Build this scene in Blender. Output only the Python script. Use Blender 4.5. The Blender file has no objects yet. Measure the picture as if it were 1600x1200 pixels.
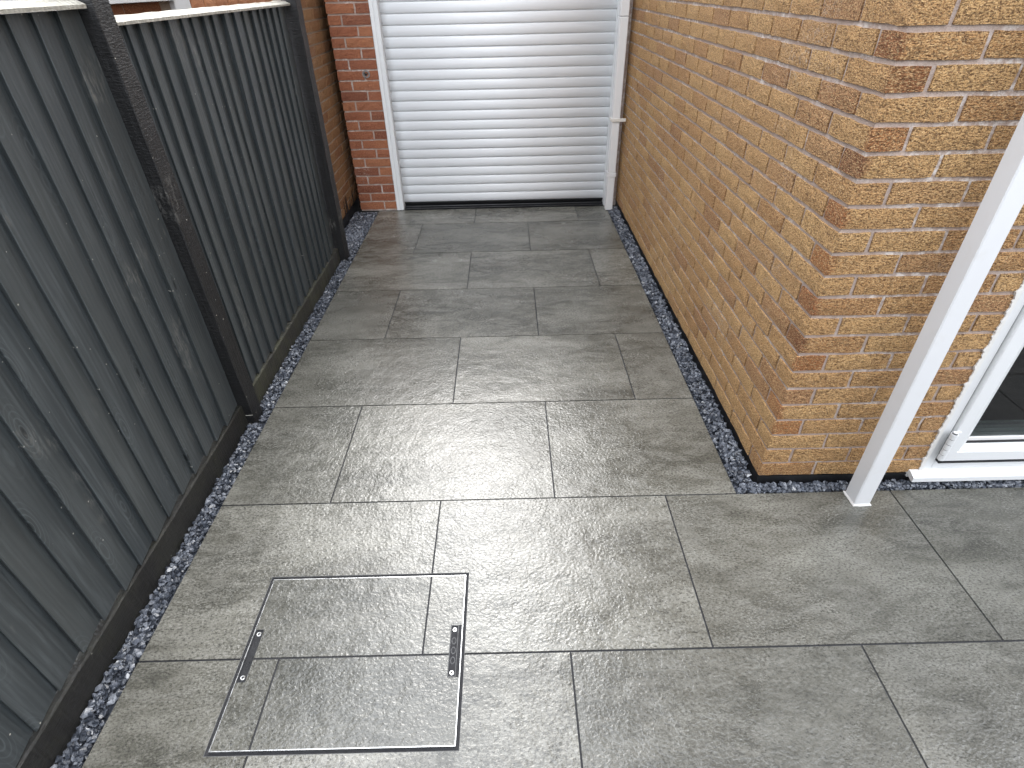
import bpy, math, random
from mathutils import Vector, Matrix
random.seed(11)
S = bpy.context.scene
COL = S.collection

# ------------------------------------------------------------------ camera
cd = bpy.data.cameras.new('camera'); cam = bpy.data.objects.new('camera', cd); COL.objects.link(cam)
P_, Y_, R_ = 0.586835, 0.001918, -0.022022
cy, sy, cp, sp = math.cos(Y_), math.sin(Y_), math.cos(P_), math.sin(P_)
fw = Vector((sy*cp, cy*cp, -sp)); rt = Vector((cy, -sy, 0)); up_ = rt.cross(fw)
a_ = math.cos(R_)*rt + math.sin(R_)*up_; b_ = -math.sin(R_)*rt + math.cos(R_)*up_
cam.matrix_world = Matrix(((a_.x, b_.x, -fw.x, 0.0218), (a_.y, b_.y, -fw.y, -0.8797), (a_.z, b_.z, -fw.z, 1.7393), (0, 0, 0, 1)))
cd.sensor_width = 36; cd.lens = 852.9/1600*36; cd.shift_y = -63.73/1600; cd.clip_end = 500; cd.clip_start = 0.02
S.camera = cam

# ------------------------------------------------------------------ world, sun, exposure
SUN_EL, SUN_AZ = math.radians(43), math.radians(3)         # azimuth from +Y towards +X
w = bpy.data.worlds.new('World'); S.world = w; w.use_nodes = True
wn, wl = w.node_tree.nodes, w.node_tree.links
wn.clear()
sky = wn.new('ShaderNodeTexSky'); sky.sky_type = 'NISHITA'; sky.sun_disc = False
sky.sun_elevation = SUN_EL; sky.sun_rotation = SUN_AZ
mx = wn.new('ShaderNodeMixRGB'); mx.inputs[0].default_value = 0.88; mx.inputs[2].default_value = (14.0, 14.6, 15.6, 1)
bg = wn.new('ShaderNodeBackground'); bg.inputs[1].default_value = 0.1
wo = wn.new('ShaderNodeOutputWorld')
tc = wn.new('ShaderNodeTexCoord'); sx = wn.new('ShaderNodeSeparateXYZ'); wl.new(tc.outputs['Generated'], sx.inputs[0])
ma = wn.new('ShaderNodeMath'); ma.operation = 'MULTIPLY_ADD'; ma.use_clamp = False; wl.new(sx.outputs[2], ma.inputs[0]); ma.inputs[1].default_value = 1.0; ma.inputs[2].default_value = 0.50
mxx = wn.new('ShaderNodeMath'); mxx.operation = 'MAXIMUM'; wl.new(ma.outputs[0], mxx.inputs[0]); mxx.inputs[1].default_value = 0.55   # overcast: brighter overhead than at the horizon
vm = wn.new('ShaderNodeVectorMath'); vm.operation = 'SCALE'; wl.new(mx.outputs[0], vm.inputs[0]); wl.new(mxx.outputs[0], vm.inputs['Scale'])
wl.new(sky.outputs[0], mx.inputs[1]); wl.new(vm.outputs[0], bg.inputs[0]); wl.new(bg.outputs[0], wo.inputs[0])
sl = bpy.data.lights.new('sun', 'SUN'); sl.energy = 1.5; sl.angle = math.radians(29); sl.color = (1, 0.97, 0.92)
so = bpy.data.objects.new('sun', sl); COL.objects.link(so)
d = Vector((math.sin(SUN_AZ)*math.cos(SUN_EL), math.cos(SUN_AZ)*math.cos(SUN_EL), math.sin(SUN_EL)))
so.rotation_euler = d.to_track_quat('Z', 'Y').to_euler()
S.view_settings.view_transform = 'Standard'; S.view_settings.look = 'None'
S.view_settings.exposure = 1.4; S.view_settings.gamma = 1

# ------------------------------------------------------------------ material helpers
class NT:
    def __init__(s, name, rough=0.5, spec=0.5):
        s.m = bpy.data.materials.new(name); s.m.use_nodes = True
        s.t = s.m.node_tree; s.n = s.t.nodes; s.l = s.t.links
        s.b = s.n['Principled BSDF']; s.b.inputs['Roughness'].default_value = rough
        s.b.inputs['Specular IOR Level'].default_value = spec
    def node(s, typ, ins=None, **kw):
        nd = s.n.new(typ)
        for k, v in kw.items(): setattr(nd, k, v)
        for k, v in (ins or {}).items(): s.put(nd.inputs[k], v)
        return nd
    def put(s, sock, v):
        if hasattr(v, 'outputs'): v = v.outputs[0]
        if isinstance(v, bpy.types.NodeSocket): s.l.new(v, sock)
        else:
            if isinstance(v, tuple) and len(v) == 3 and len(sock.default_value) == 4: v = v + (1,)
            sock.default_value = v
    def coord(s, kind='Object'): return s.node('ShaderNodeTexCoord').outputs[kind]
    def pos(s): return s.node('ShaderNodeNewGeometry').outputs['Position']
    def mapping(s, v, scale=(1,1,1), rot=(0,0,0), loc=(0,0,0)):
        return s.node('ShaderNodeMapping', {'Vector': v, 'Scale': scale, 'Rotation': rot, 'Location': loc}).outputs[0]
    def noise(s, v, scale, detail=3, rough=0.5, dist=0.0):
        return s.node('ShaderNodeTexNoise', {'Vector': v, 'Scale': scale, 'Detail': detail, 'Roughness': rough, 'Distortion': dist}).outputs[0]
    def ramp(s, f, stops, interp='LINEAR'):
        r = s.node('ShaderNodeValToRGB', {'Fac': f}); e = r.color_ramp.elements; r.color_ramp.interpolation = interp
        while len(e) < len(stops): e.new(0.5)
        for i, (p, c) in enumerate(stops):
            e[i].position = p
            e[i].color = (c, c, c, 1) if not isinstance(c, tuple) else c + (1,)
        return r.outputs[0]
    def mix(s, f, a, b, mode='MIX'):
        return s.node('ShaderNodeMixRGB', {0: f, 1: a, 2: b}, blend_type=mode).outputs[0]
    def math(s, op, a, b=0.0, clamp=False):
        return s.node('ShaderNodeMath', {0: a, 1: b}, operation=op, use_clamp=clamp).outputs[0]
    def vadd(s, a, b):
        return s.node('ShaderNodeVectorMath', {0: a, 1: b}, operation='ADD').outputs[0]
    def rnd(s):   # per piece, works for single objects and for joined ones
        o = s.node('ShaderNodeObjectInfo').outputs['Random']; g = s.node('ShaderNodeNewGeometry').outputs['Random Per Island']
        return s.math('FRACT', s.math('ADD', o, s.math('MULTIPLY', g, 1.0)))
    def bump(s, h, strength=0.5, dist=0.01, normal=None):
        ins = {'Strength': strength, 'Distance': dist, 'Height': h}
        if normal is not None: ins['Normal'] = normal
        return s.node('ShaderNodeBump', ins).outputs[0]
    def out(s, col=None, rough=None, normal=None, metal=None):
        if col is not None: s.put(s.b.inputs['Base Color'], col)
        if rough is not None: s.put(s.b.inputs['Roughness'], rough)
        if normal is not None: s.put(s.b.inputs['Normal'], normal)
        if metal is not None: s.put(s.b.inputs['Metallic'], metal)
        return s.m

def plain(name, col, rough=0.5, bscale=60, bstr=0.1, var=0.12, metal=0.0):
    t = NT(name, rough); v = t.coord()
    n = t.noise(v, bscale*0.1, 4, 0.6)
    c = t.mix(n, tuple(x*(1-var) for x in col), tuple(min(1, x*(1+var)) for x in col))
    return t.out(c, t.ramp(t.noise(v, bscale*0.2, 3), [(0.3, max(0.02, rough-0.08)), (0.7, min(1, rough+0.1))]), t.bump(t.noise(v, bscale), bstr, 0.002), metal)

def brick_mat(name, stops, dark, pale, redge, drag=0.6, wave=True, endtint=False):
    t = NT(name, 0.8, 0.25)
    r = t.rnd(); obj = t.coord(); p = t.pos()
    off = t.node('ShaderNodeCombineXYZ', {0: t.math('MULTIPLY', r, 37.0), 1: t.math('MULTIPLY', r, 11.0), 2: t.math('MULTIPLY', r, 23.0)}).outputs[0]
    v = t.vadd(p, off)
    base = t.ramp(r, stops)
    # colour flashes inside a brick, mottling, grit
    f1 = t.ramp(t.noise(v, 6, 2, 0.5), [(0.40, 0.0), (0.66, 1.0)])
    base = t.mix(t.math('MULTIPLY', f1, 0.30), base, redge)
    tint = t.node('ShaderNodeObjectInfo').outputs['Color']
    if endtint:   # burnt header end of a corner brick
        lx = t.node('ShaderNodeSeparateXYZ', {0: obj}).outputs[0]
        em = t.ramp(t.math('ADD', t.math('MULTIPLY', lx, -1.0), t.math('MULTIPLY', t.noise(v, 14, 3, 0.6), 0.05)), [(0.105, 0.0), (0.13, 1.0)])
        base = t.mix(em, base, t.mix(1.0, base, tint, 'MULTIPLY'))
    else: base = t.mix(1.0, base, tint, 'MULTIPLY')
    hv = t.mapping(v, (1, 1, 2.6))
    n1 = t.noise(hv, 88, 4, 0.66, 0.5)
    n2 = t.noise(hv, 150, 4, 0.7)
    crease = t.ramp(n1, [(0.36, 0.0), (0.47, 1.0)])
    col = t.mix(t.ramp(n1, [(0.32, 1.0), (0.47, 0.0)]), base, dark)
    col = t.mix(t.ramp(n2, [(0.49, 0.0), (0.62, 0.85)]), col, pale)
    fine = t.noise(v, 260, 3, 0.7)
    col = t.mix(t.ramp(fine, [(0.40, 0.8), (0.5, 0.0)]), col, dark)
    # lime smears near the bed joints, in patches
    ef = t.math('MULTIPLY', t.ramp(t.noise(p, 2.3, 4, 0.6), [(0.56, 0.0), (0.68, 1.0)]), t.ramp(t.noise(p, 90, 3, 0.7), [(0.52, 0.0), (0.66, 0.5)]))
    col = t.mix(ef, col, (0.62, 0.58, 0.52))
    h = t.math('ADD', t.math('MULTIPLY', n1, 1.0), t.math('MULTIPLY', n2, 0.45))
    h = t.math('ADD', h, t.math('MULTIPLY', fine, 0.2))
    h = t.math('ADD', h, t.math('MULTIPLY', crease, 0.45 if wave else 0.1))
    return t.out(col, 0.78, t.bump(h, drag, 0.009))

M_TAN = brick_mat('tan_rustic_brick', [(0.0, (0.43, 0.218, 0.088)), (0.3, (0.53, 0.300, 0.124)), (0.8, (0.61, 0.370, 0.158)), (0.93, (0.43, 0.225, 0.105)), (1.0, (0.36, 0.17, 0.08))],
                  (0.13, 0.055, 0.024), (0.78, 0.53, 0.27), (0.42, 0.215, 0.085), 1.0, True, True)
M_RED = brick_mat('red_dragface_brick', [(0.0, (0.27, 0.092, 0.048)), (0.5, (0.35, 0.130, 0.065)), (0.85, (0.41, 0.175, 0.085)), (1.0, (0.21, 0.065, 0.040))],
                  (0.14, 0.04, 0.025), (0.5, 0.24, 0.13), (0.30, 0.10, 0.05), 0.55)
M_BROWN = brick_mat('brown_stock_brick', [(0.0, (0.28, 0.14, 0.065)), (0.5, (0.33, 0.18, 0.085)), (1.0, (0.24, 0.10, 0.05))],
                    (0.12, 0.06, 0.03), (0.40, 0.26, 0.14), (0.27, 0.17, 0.08), 0.4)

def mortar(name, c1, c2, white=0.7):
    t = NT(name, 0.9, 0.2); p = t.pos()
    n = t.noise(p, 30, 4, 0.6); c = t.mix(n, c1, c2)
    g = t.noise(p, 320, 3, 0.65); c = t.mix(t.ramp(g, [(0.35, 0.4), (0.5, 0.0)]), c, tuple(x*0.5 for x in c1))
    e = t.math('MULTIPLY', t.ramp(t.noise(p, 2.6, 3, 0.6), [(0.42, 0.0), (0.58, 1.0)]), t.ramp(t.noise(p, 38, 4, 0.7), [(0.46, 0.0), (0.60, white)]))
    c = t.mix(e, c, (0.74, 0.70, 0.66))
    return t.out(c, 0.9, t.bump(t.math('ADD', t.noise(p, 70, 4, 0.7), t.math('MULTIPLY', g, 0.4)), 0.6, 0.006))
M_MORT = mortar('pinkish_mortar', (0.31, 0.235, 0.195), (0.48, 0.385, 0.335))
M_MORT2 = mortar('buff_mortar', (0.30, 0.24, 0.19), (0.46, 0.39, 0.32), 0.2)

def slab_mat():
    t = NT('wet_porcelain_paving', 0.3, 0.75)
    r = t.node('ShaderNodeObjectInfo').outputs['Random']; p = t.pos()
    off = t.node('ShaderNodeCombineXYZ', {0: t.math('MULTIPLY', r, 41.0), 1: t.math('MULTIPLY', r, 17.0), 2: r}).outputs[0]
    v = t.vadd(p, off)
    diag = t.mapping(v, (1.0, 2.6, 1), (0, 0, math.radians(-28)))
    big = t.noise(diag, 1.6, 4, 0.58, 0.5)
    vein = t.noise(diag, 5.5, 5, 0.68, 1.2)
    c = t.ramp(big, [(0.32, (0.046, 0.044, 0.034)), (0.5, (0.096, 0.091, 0.074)), (0.66, (0.185, 0.177, 0.150))])
    c = t.mix(t.ramp(vein, [(0.44, 0.0), (0.64, 0.6)]), c, (0.200, 0.192, 0.168))
    c = t.mix(t.ramp(vein, [(0.28, 0.55), (0.44, 0.0)]), c, (0.045, 0.045, 0.039))
    sp = t.noise(t.mapping(v, (1.0, 1.7, 1), (0, 0, math.radians(-20))), 105, 5, 0.75)
    cl = t.ramp(t.noise(diag, 3.2, 4, 0.65, 0.4), [(0.36, 0.25), (0.64, 1.0)])
    c = t.mix(t.math('MULTIPLY', cl, t.ramp(sp, [(0.50, 0.0), (0.68, 0.62)])), c, (0.34, 0.335, 0.305))
    c = t.mix(t.ramp(sp, [(0.36, 0.9), (0.48, 0.0)]), c, (0.022, 0.022, 0.020))
    c = t.mix(t.math('MULTIPLY', r, 0.5), c, (0.048, 0.048, 0.041))
    # riven relief: hammered ripples + fine grit
    rp = t.mapping(v, (1.0, 1.25, 1), (0, 0, math.radians(-30)))
    n1 = t.noise(rp, 92, 3, 0.5, 0.35)
    n2 = t.noise(v, 16, 2, 0.5)
    n3 = t.noise(v, 260, 2, 0.6)
    h = t.math('ADD', n1, t.math('MULTIPLY', n2, 1.7)); h = t.math('ADD', h, t.math('MULTIPLY', n3, 0.12))
    wet = t.noise(p, 1.7, 4, 0.6)
    ro = t.ramp(wet, [(0.36, 0.14), (0.62, 0.24)])
    ro = t.math('ADD', ro, t.math('MULTIPLY', sp, 0.10))
    return t.out(c, ro, t.bump(h, 0.5, 0.0036))
M_SLAB = slab_mat()
M_GROUT = plain('dark_grey_grout', (0.018, 0.018, 0.020), 0.85, 300, 0.4, 0.3)
M_BASE = plain('ground_soil', (0.06, 0.055, 0.05), 0.9, 20, 0.5, 0.3)

def wood_mat(name, c1, c2, specks=1.0, grime=0.0, scale=1.0):
    t = NT(name, 0.5, 0.45); r = t.node('ShaderNodeObjectInfo').outputs['Random']; p = t.pos()
    off = t.node('ShaderNodeCombineXYZ', {0: r, 1: t.math('MULTIPLY', r, 31.0), 2: t.math('MULTIPLY', r, 57.0)}).outputs[0]
    v = t.vadd(p, off)
    g = t.mapping(v, (14, 14, 0.7))
    big = t.noise(v, 2.2, 3, 0.6)
    wv = t.node('ShaderNodeTexWave', {'Vector': t.mapping(v, (1, 1, 0.09)), 'Scale': 16.0, 'Distortion': 9.0, 'Detail': 2.0, 'Detail Scale': 1.3}, wave_type='BANDS', bands_direction='Y').outputs['Fac']
    gr = t.noise(g, 5, 4, 0.6, 0.4)
    c = t.mix(t.ramp(big, [(0.3, 0.0), (0.7, 1.0)]), c1, c2)
    c = t.mix(t.math('MULTIPLY', wv, 0.38), c, tuple(x*0.55 for x in c1))
    c = t.mix(t.ramp(gr, [(0.52, 0.0), (0.75, 0.6)]), c, tuple(min(1, x*1.8) for x in c2))
    c = t.mix(t.math('MULTIPLY', r, 0.3), c, (c2[0]*1.15, c2[1]*1.05, c2[2]*0.92))
    # knots
    kn = t.node('ShaderNodeTexVoronoi', {'Vector': t.mapping(v, (0, 9, 3.2)), 'Scale': 1.0}, feature='F1').outputs['Distance']
    c = t.mix(t.ramp(kn, [(0.05, 0.8), (0.13, 0.0)]), c, tuple(x*0.25 for x in c1))
    kr = t.math('SINE', t.math('MULTIPLY', kn, 90.0)); c = t.mix(t.math('MULTIPLY', t.ramp(kr, [(0.5, 0.0), (1.0, 0.5)]), t.ramp(kn, [(0.16, 1.0), (0.42, 0.0)])), c, tuple(x*1.9 for x in c2))
    # worn patches and paint/lime specks
    wn_ = t.math('MULTIPLY', t.ramp(t.noise(v, 3.1, 3, 0.55), [(0.61, 0.0), (0.70, 1.0)]), t.ramp(t.noise(t.mapping(v, (1, 1, 0.35)), 60, 4, 0.7), [(0.48, 0.0), (0.64, 0.7)]))
    c = t.mix(wn_, c, (0.19, 0.185, 0.17))
    s1 = t.node('ShaderNodeTexVoronoi', {'Vector': t.mapping(v, (0, 1, 1)), 'Scale': 30.0}, feature='F1')
    sz = t.math('MULTIPLY', t.math('LESS_THAN', s1.outputs['Distance'], 0.075), t.math('GREATER_THAN', s1.outputs['Color'], 0.56))
    lump = t.ramp(t.noise(v, 4.5, 2, 0.5), [(0.42, 0.0), (0.54, 1.0)])
    c = t.mix(t.math('MULTIPLY', t.math('MULTIPLY', sz, lump), 0.9*specks), c, (0.5, 0.48, 0.42))
    if grime:
        z = t.node('ShaderNodeSeparateXYZ', {0: p}).outputs[2]
        c = t.mix(t.math('MULTIPLY', t.ramp(t.noise(v, 9, 4, 0.7), [(0.45, 0.0), (0.65, 1.0)]), grime), c, (0.085, 0.088, 0.045))
    h = t.math('ADD', t.math('MULTIPLY', gr, 0.8), t.math('MULTIPLY', wv, 0.25))
    h = t.math('ADD', h, t.math('MULTIPLY', t.ramp(kn, [(0.05, 0.0), (0.14, 0.6)]), 1.0))
    if scale > 1.5:   # rough sawn: cracks across the face
        h = t.math('ADD', h, t.math('MULTIPLY', t.noise(t.mapping(v, (1, 1, 5)), 30, 4, 0.7, 0.6), 1.6))
    return t.out(c, t.ramp(big, [(0.3, 0.40), (0.7, 0.58)]), t.bump(h, min(1, 0.4*scale), 0.004))
M_FENCE = wood_mat('charcoal_painted_boards', (0.038, 0.046, 0.051), (0.058, 0.066, 0.069))
M_POST = wood_mat('black_painted_rough_post', (0.006, 0.006, 0.007), (0.012, 0.012, 0.0125), 1.3, 0, 2.2)
M_GB = wood_mat('dark_gravel_board', (0.009, 0.009, 0.009), (0.018, 0.0175, 0.016), 0.9, 0.10, 1.8)
M_GB2 = wood_mat('weathered_gravel_board', (0.022, 0.022, 0.019), (0.045, 0.044, 0.036), 0.6, 0.4, 1.8)
M_CAP = wood_mat('bleached_capping', (0.30, 0.29, 0.25), (0.50, 0.48, 0.42), 0.0, 0, 1.8)

def upvc(name, col, grain=0.0, rough=0.3, dirt=0.5):
    t = NT(name, rough, 0.5); v = t.pos()
    c = t.mix(t.noise(v, 3, 3), tuple(x*0.95 for x in col), col)
    dv = t.node('ShaderNodeTexVoronoi', {'Vector': v, 'Scale': 45.0}, feature='F1')
    s = t.math('MULTIPLY', t.math('LESS_THAN', dv.outputs['Distance'], 0.05), t.math('GREATER_THAN', dv.outputs['Color'], 0.85))
    c = t.mix(t.math('MULTIPLY', s, dirt), c, (0.3, 0.27, 0.22))
    sm = t.ramp(t.noise(v, 14, 4, 0.7), [(0.55, 0.0), (0.75, 0.22*dirt)])
    c = t.mix(sm, c, (0.5, 0.46, 0.40))
    h = t.noise(v, 6, 1)
    if grain:
        g = t.noise(t.mapping(v, (3, 40, 160)), 3, 4, 0.65)
        c = t.mix(t.ramp(g, [(0.35, 0.16), (0.6, 0.0)]), c, (0.55, 0.57, 0.58)); h = g
    return t.out(c, rough, t.bump(h, 0.08+grain*0.04, 0.001))
M_WHITE = upvc('white_upvc', (0.67, 0.675, 0.675))
M_FRAMEW = upvc('white_door_frame', (0.72, 0.73, 0.73), 0, 0.3, 0.8)
M_POSTW = upvc('white_coated_post', (0.66, 0.66, 0.665), 0, 0.38, 0.8)
M_PIPE = upvc('white_pipe_plastic', (0.74, 0.725, 0.71), 0, 0.35, 0.3)
M_SLAT = upvc('white_woodgrain_slat', (0.84, 0.85, 0.86), 1.0, 0.35, 0.0)
M_SEAL = plain('white_sealant', (0.66, 0.64, 0.61), 0.5, 80, 0.6, 0.05)
M_BLACK = plain('black_rubber', (0.008, 0.008, 0.009), 0.4, 80, 0.3)
M_MEMB = plain('black_bitumen_membrane', (0.009, 0.009, 0.010), 0.35, 40, 0.7, 0.4)
M_STEEL = plain('bright_aluminium_edge', (0.72, 0.72, 0.71), 0.28, 200, 0.1, 0.1, 0.9)
M_PLATE = plain('black_plastic_plate', (0.012, 0.013, 0.015), 0.35, 150, 0.3)
M_RENDER = plain('pale_render', (0.5, 0.47, 0.42), 0.8, 60, 0.3)
M_DARKIN = plain('pale_interior', (0.8, 0.8, 0.78), 0.8)
M_ROOF = plain('grey_roof_felt', (0.08, 0.08, 0.085), 0.85, 100, 0.4)
M_GREYBLUE = plain('grey_blue_cabinet', (0.48, 0.56, 0.60), 0.5)
def glass_mat():
    m = bpy.data.materials.new('window_glass'); m.use_nodes = True; n, l = m.node_tree.nodes, m.node_tree.links; n.clear()
    o = n.new('ShaderNodeOutputMaterial'); mixs = n.new('ShaderNodeMixShader'); tr = n.new('ShaderNodeBsdfTransparent'); gl = n.new('ShaderNodeBsdfGlossy'); fr = n.new('ShaderNodeFresnel')
    tr.inputs[0].default_value = (0.80, 0.86, 0.86, 1); gl.inputs['Roughness'].default_value = 0.01; fr.inputs[0].default_value = 1.52
    l.new(fr.outputs[0], mixs.inputs[0]); l.new(tr.outputs[0], mixs.inputs[1]); l.new(gl.outputs[0], mixs.inputs[2]); l.new(mixs.outputs[0], o.inputs[0]); return m
M_GLASS = glass_mat()
def gravel_mat():
    t = NT('wet_blue_slate_chippings', 0.28, 0.55); r = t.node('ShaderNodeNewGeometry').outputs['Random Per Island']; p = t.pos()
    c = t.ramp(r, [(0.0, (0.018, 0.021, 0.028)), (0.4, (0.045, 0.052, 0.066)), (0.75, (0.105, 0.115, 0.138)), (0.97, (0.20, 0.21, 0.23)), (1.0, (0.42, 0.42, 0.42))])
    n = t.noise(p, 140, 4, 0.65)
    c = t.mix(t.ramp(n, [(0.5, 0.0), (0.72, 0.5)]), c, (0.17, 0.18, 0.21))
    c = t.mix(t.ramp(n, [(0.3, 0.6), (0.45, 0.0)]), c, (0.008, 0.009, 0.013))
    return t.out(c, 0.3, t.bump(n, 0.4, 0.002))
M_GRAV = gravel_mat()

# ------------------------------------------------------------------ geometry helpers
def tag(o, label=None, cat=None, group=None, kind=None):
    if label: o['label'] = label
    if cat: o['category'] = cat
    if group: o['group'] = group
    if kind: o['kind'] = kind
    return o
def empty(name, loc, label, cat, group=None):
    o = bpy.data.objects.new(name, None); COL.objects.link(o); o.location = loc; o.empty_display_size = 0.1
    return tag(o, label, cat, group)
def link(name, me, parent=None, loc=(0, 0, 0), rotz=0.0, smooth=False):
    o = bpy.data.objects.new(name, me); COL.objects.link(o); o.rotation_euler = (0, 0, rotz)
    if parent is not None:
        o.parent = parent
        wl_ = Vector((0, 0, 0)); q = parent
        while q is not None: wl_ += q.location; q = q.parent
        o.location = Vector(loc) - wl_
    else: o.location = loc
    return o
class MB:
    def __init__(s): s.v = []; s.f = []
    def add(s, vs, fs):
        k = len(s.v); s.v += [tuple(x) for x in vs]; s.f += [tuple(i+k for i in f) for f in fs]; return s
    def box(s, x0, x1, y0, y1, z0, z1, bev=0.0):
        if bev <= 0:
            return s.add([(x0,y0,z0),(x1,y0,z0),(x1,y1,z0),(x0,y1,z0),(x0,y0,z1),(x1,y0,z1),(x1,y1,z1),(x0,y1,z1)],
                         [(3,2,1,0),(4,5,6,7),(0,1,5,4),(1,2,6,5),(2,3,7,6),(3,0,4,7)])
        b = bev; V = []; idx = {}
        X, Y, Z = (x0, x1), (y0, y1), (z0, z1)
        for i in (0, 1):
            for j in (0, 1):
                for k in (0, 1):
                    sx, sy_, sz = (b, -b)[i], (b, -b)[j], (b, -b)[k]
                    idx[i,j,k,'x'] = len(V); V.append((X[i], Y[j]+sy_, Z[k]+sz))
                    idx[i,j,k,'y'] = len(V); V.append((X[i]+sx, Y[j], Z[k]+sz))
                    idx[i,j,k,'z'] = len(V); V.append((X[i]+sx, Y[j]+sy_, Z[k]))
        F = []; C = Vector(((x0+x1)/2, (y0+y1)/2, (z0+z1)/2))
        for i in (0,1):
            F.append([idx[i,0,0,'x'], idx[i,1,0,'x'], idx[i,1,1,'x'], idx[i,0,1,'x']])
            F.append([idx[0,i,0,'y'], idx[1,i,0,'y'], idx[1,i,1,'y'], idx[0,i,1,'y']])
            F.append([idx[0,0,i,'z'], idx[1,0,i,'z'], idx[1,1,i,'z'], idx[0,1,i,'z']])
            for j in (0,1):
                F.append([idx[i,j,0,'x'], idx[i,j,1,'x'], idx[i,j,1,'y'], idx[i,j,0,'y']])
                F.append([idx[i,0,j,'x'], idx[i,1,j,'x'], idx[i,1,j,'z'], idx[i,0,j,'z']])
                F.append([idx[0,i,j,'y'], idx[1,i,j,'y'], idx[1,i,j,'z'], idx[0,i,j,'z']])
                for k in (0,1): F.append([idx[i,j,k,'x'], idx[i,j,k,'y'], idx[i,j,k,'z']])
        F2 = []
        for f in F:
            p = [Vector(V[q]) for q in f]; n = (p[1]-p[0]).cross(p[2]-p[0]); c = sum(p, Vector())/len(p)
            F2.append(tuple(f) if n.dot(c-C) > 0 else tuple(reversed(f)))
        return s.add(V, F2)
    def prism(s, pts, axis, a0, a1):
        # pts: 2D outline; axis: extrusion axis index; outline coords fill the other two axes in order
        n = len(pts); V = []
        for a in (a0, a1):
            for (p, q) in pts:
                c = [p, q]; c.insert(axis, a); V.append(tuple(c))
        ar = sum(pts[i][0]*pts[(i+1)%n][1]-pts[(i+1)%n][0]*pts[i][1] for i in range(n))
        sgn = (ar > 0) ^ (axis == 1)
        F = [tuple(range(n-1, -1, -1)), tuple(range(n, 2*n))] + [(i, (i+1)%n, n+(i+1)%n, n+i) for i in range(n)]
        if not sgn: F = [tuple(reversed(f)) for f in F]
        return s.add(V, F)
    def cyl(s, c, r, h, axis=2, n=16, r2=None):
        r2 = r if r2 is None else r2; V = []
        for (a, rr) in ((0, r), (h, r2)):
            for i in range(n):
                p = [math.cos(2*math.pi*i/n)*rr, math.sin(2*math.pi*i/n)*rr]; p.insert(axis, a)
                V.append((c[0]+p[0], c[1]+p[1], c[2]+p[2]))
        F = [tuple(range(n-1, -1, -1)), tuple(range(n, 2*n))] + [(i, (i+1)%n, n+(i+1)%n, n+i) for i in range(n)]
        if axis == 1: F = [tuple(reversed(f)) for f in F]
        return s.add(V, F)
    def mesh(s, name, mat):
        me = bpy.data.meshes.new(name); me.from_pydata(s.v, [], s.f); me.update(); me.materials.append(mat); return me
    def build(s, name, mat, parent=None, loc=None, smooth=False):
        me = s.mesh(name, mat)
        if smooth:
            for p in me.polygons: p.use_smooth = True
        o = link(name, me, parent, loc or (0, 0, 0))
        return o
def structure(o): o['kind'] = 'structure'; return o

# brick: centred box with ragged faces, 6 mm arris chips
def brick_mb(L, D, H, seed, rag=1.0):
    rr = random.Random(seed); nx = 5 if L > 0.15 else 2; ny = 2; nz = 2
    m = MB()
    xs = [-L/2+L*i/nx for i in range(nx+1)]; ys = [-D/2+D*i/ny for i in range(ny+1)]; zs = [-H/2+H*i/nz for i in range(nz+1)]
    idx = {}
    def vert(i, j, k):
        if (i, j, k) not in idx:
            ed = (i in (0, nx)) + (j in (0, ny)) + (k in (0, nz))
            x, y, z = xs[i], ys[j], zs[k]; q = 0.0021*rag
            pull = 0.0016 if ed >= 2 else 0
            x += rr.uniform(-q, q)*0.8 - math.copysign(pull, x)*(i in (0, nx)); y += rr.uniform(-q, q)*0.8 - math.copysign(pull, y)*(j in (0, ny)); z += rr.uniform(-q, q)*0.9 - math.copysign(pull, z)*(k in (0, nz))
            idx[i,j,k] = len(m.v); m.v.append((x, y, z))
        return idx[i,j,k]
    for i in range(nx):
        for k in range(nz):
            m.f.append((vert(i,0,k), vert(i+1,0,k), vert(i+1,0,k+1), vert(i,0,k+1)))
            m.f.append((vert(i,ny,k), vert(i,ny,k+1), vert(i+1,ny,k+1), vert(i+1,ny,k)))
        for j in range(ny):
            m.f.append((vert(i,j,0), vert(i,j+1,0), vert(i+1,j+1,0), vert(i+1,j,0)))
            m.f.append((vert(i,j,nz), vert(i+1,j,nz), vert(i+1,j+1,nz), vert(i,j+1,nz)))
    for j in range(ny):
        for k in range(nz):
            m.f.append((vert(0,j,k), vert(0,j,k+1), vert(0,j+1,k+1), vert(0,j+1,k)))
            m.f.append((vert(nx,j,k), vert(nx,j+1,k), vert(nx,j+1,k+1), vert(nx,j,k+1)))
    return m
_bc = {}
def brick_mesh(L, D, H, mat, var=8):
    sd = random.randrange(var); key = (round(L, 3), round(D, 3), round(H, 3), mat.name, sd)
    if key not in _bc: _bc[key] = brick_mb(L, D, H, hash((round(L*1000), sd)) & 0xffff).mesh('brick', mat)
    return _bc[key]
def brick_obj(parent, c, L, D, H, mat, rotz=0.0, tint=None):
    o = link('brick', brick_mesh(L, D, H, mat), parent, c, rotz)
    if tint: o.color = (*tint, 1)
    return o
def bricks_joined(name, parent, lst, mat):
    m = MB()
    for n_, (c, L, D, H, rz, _t) in enumerate(lst):
        b = brick_mb(L, D, H, n_ % 9)
        cr, sr = math.cos(rz), math.sin(rz)
        m.add([(c[0]+x*cr-y*sr, c[1]+x*sr+y*cr, c[2]+z) for x, y, z in b.v], b.f)
    o = m.build(name, mat, parent); o['kind'] = 'stuff'; return o

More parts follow.
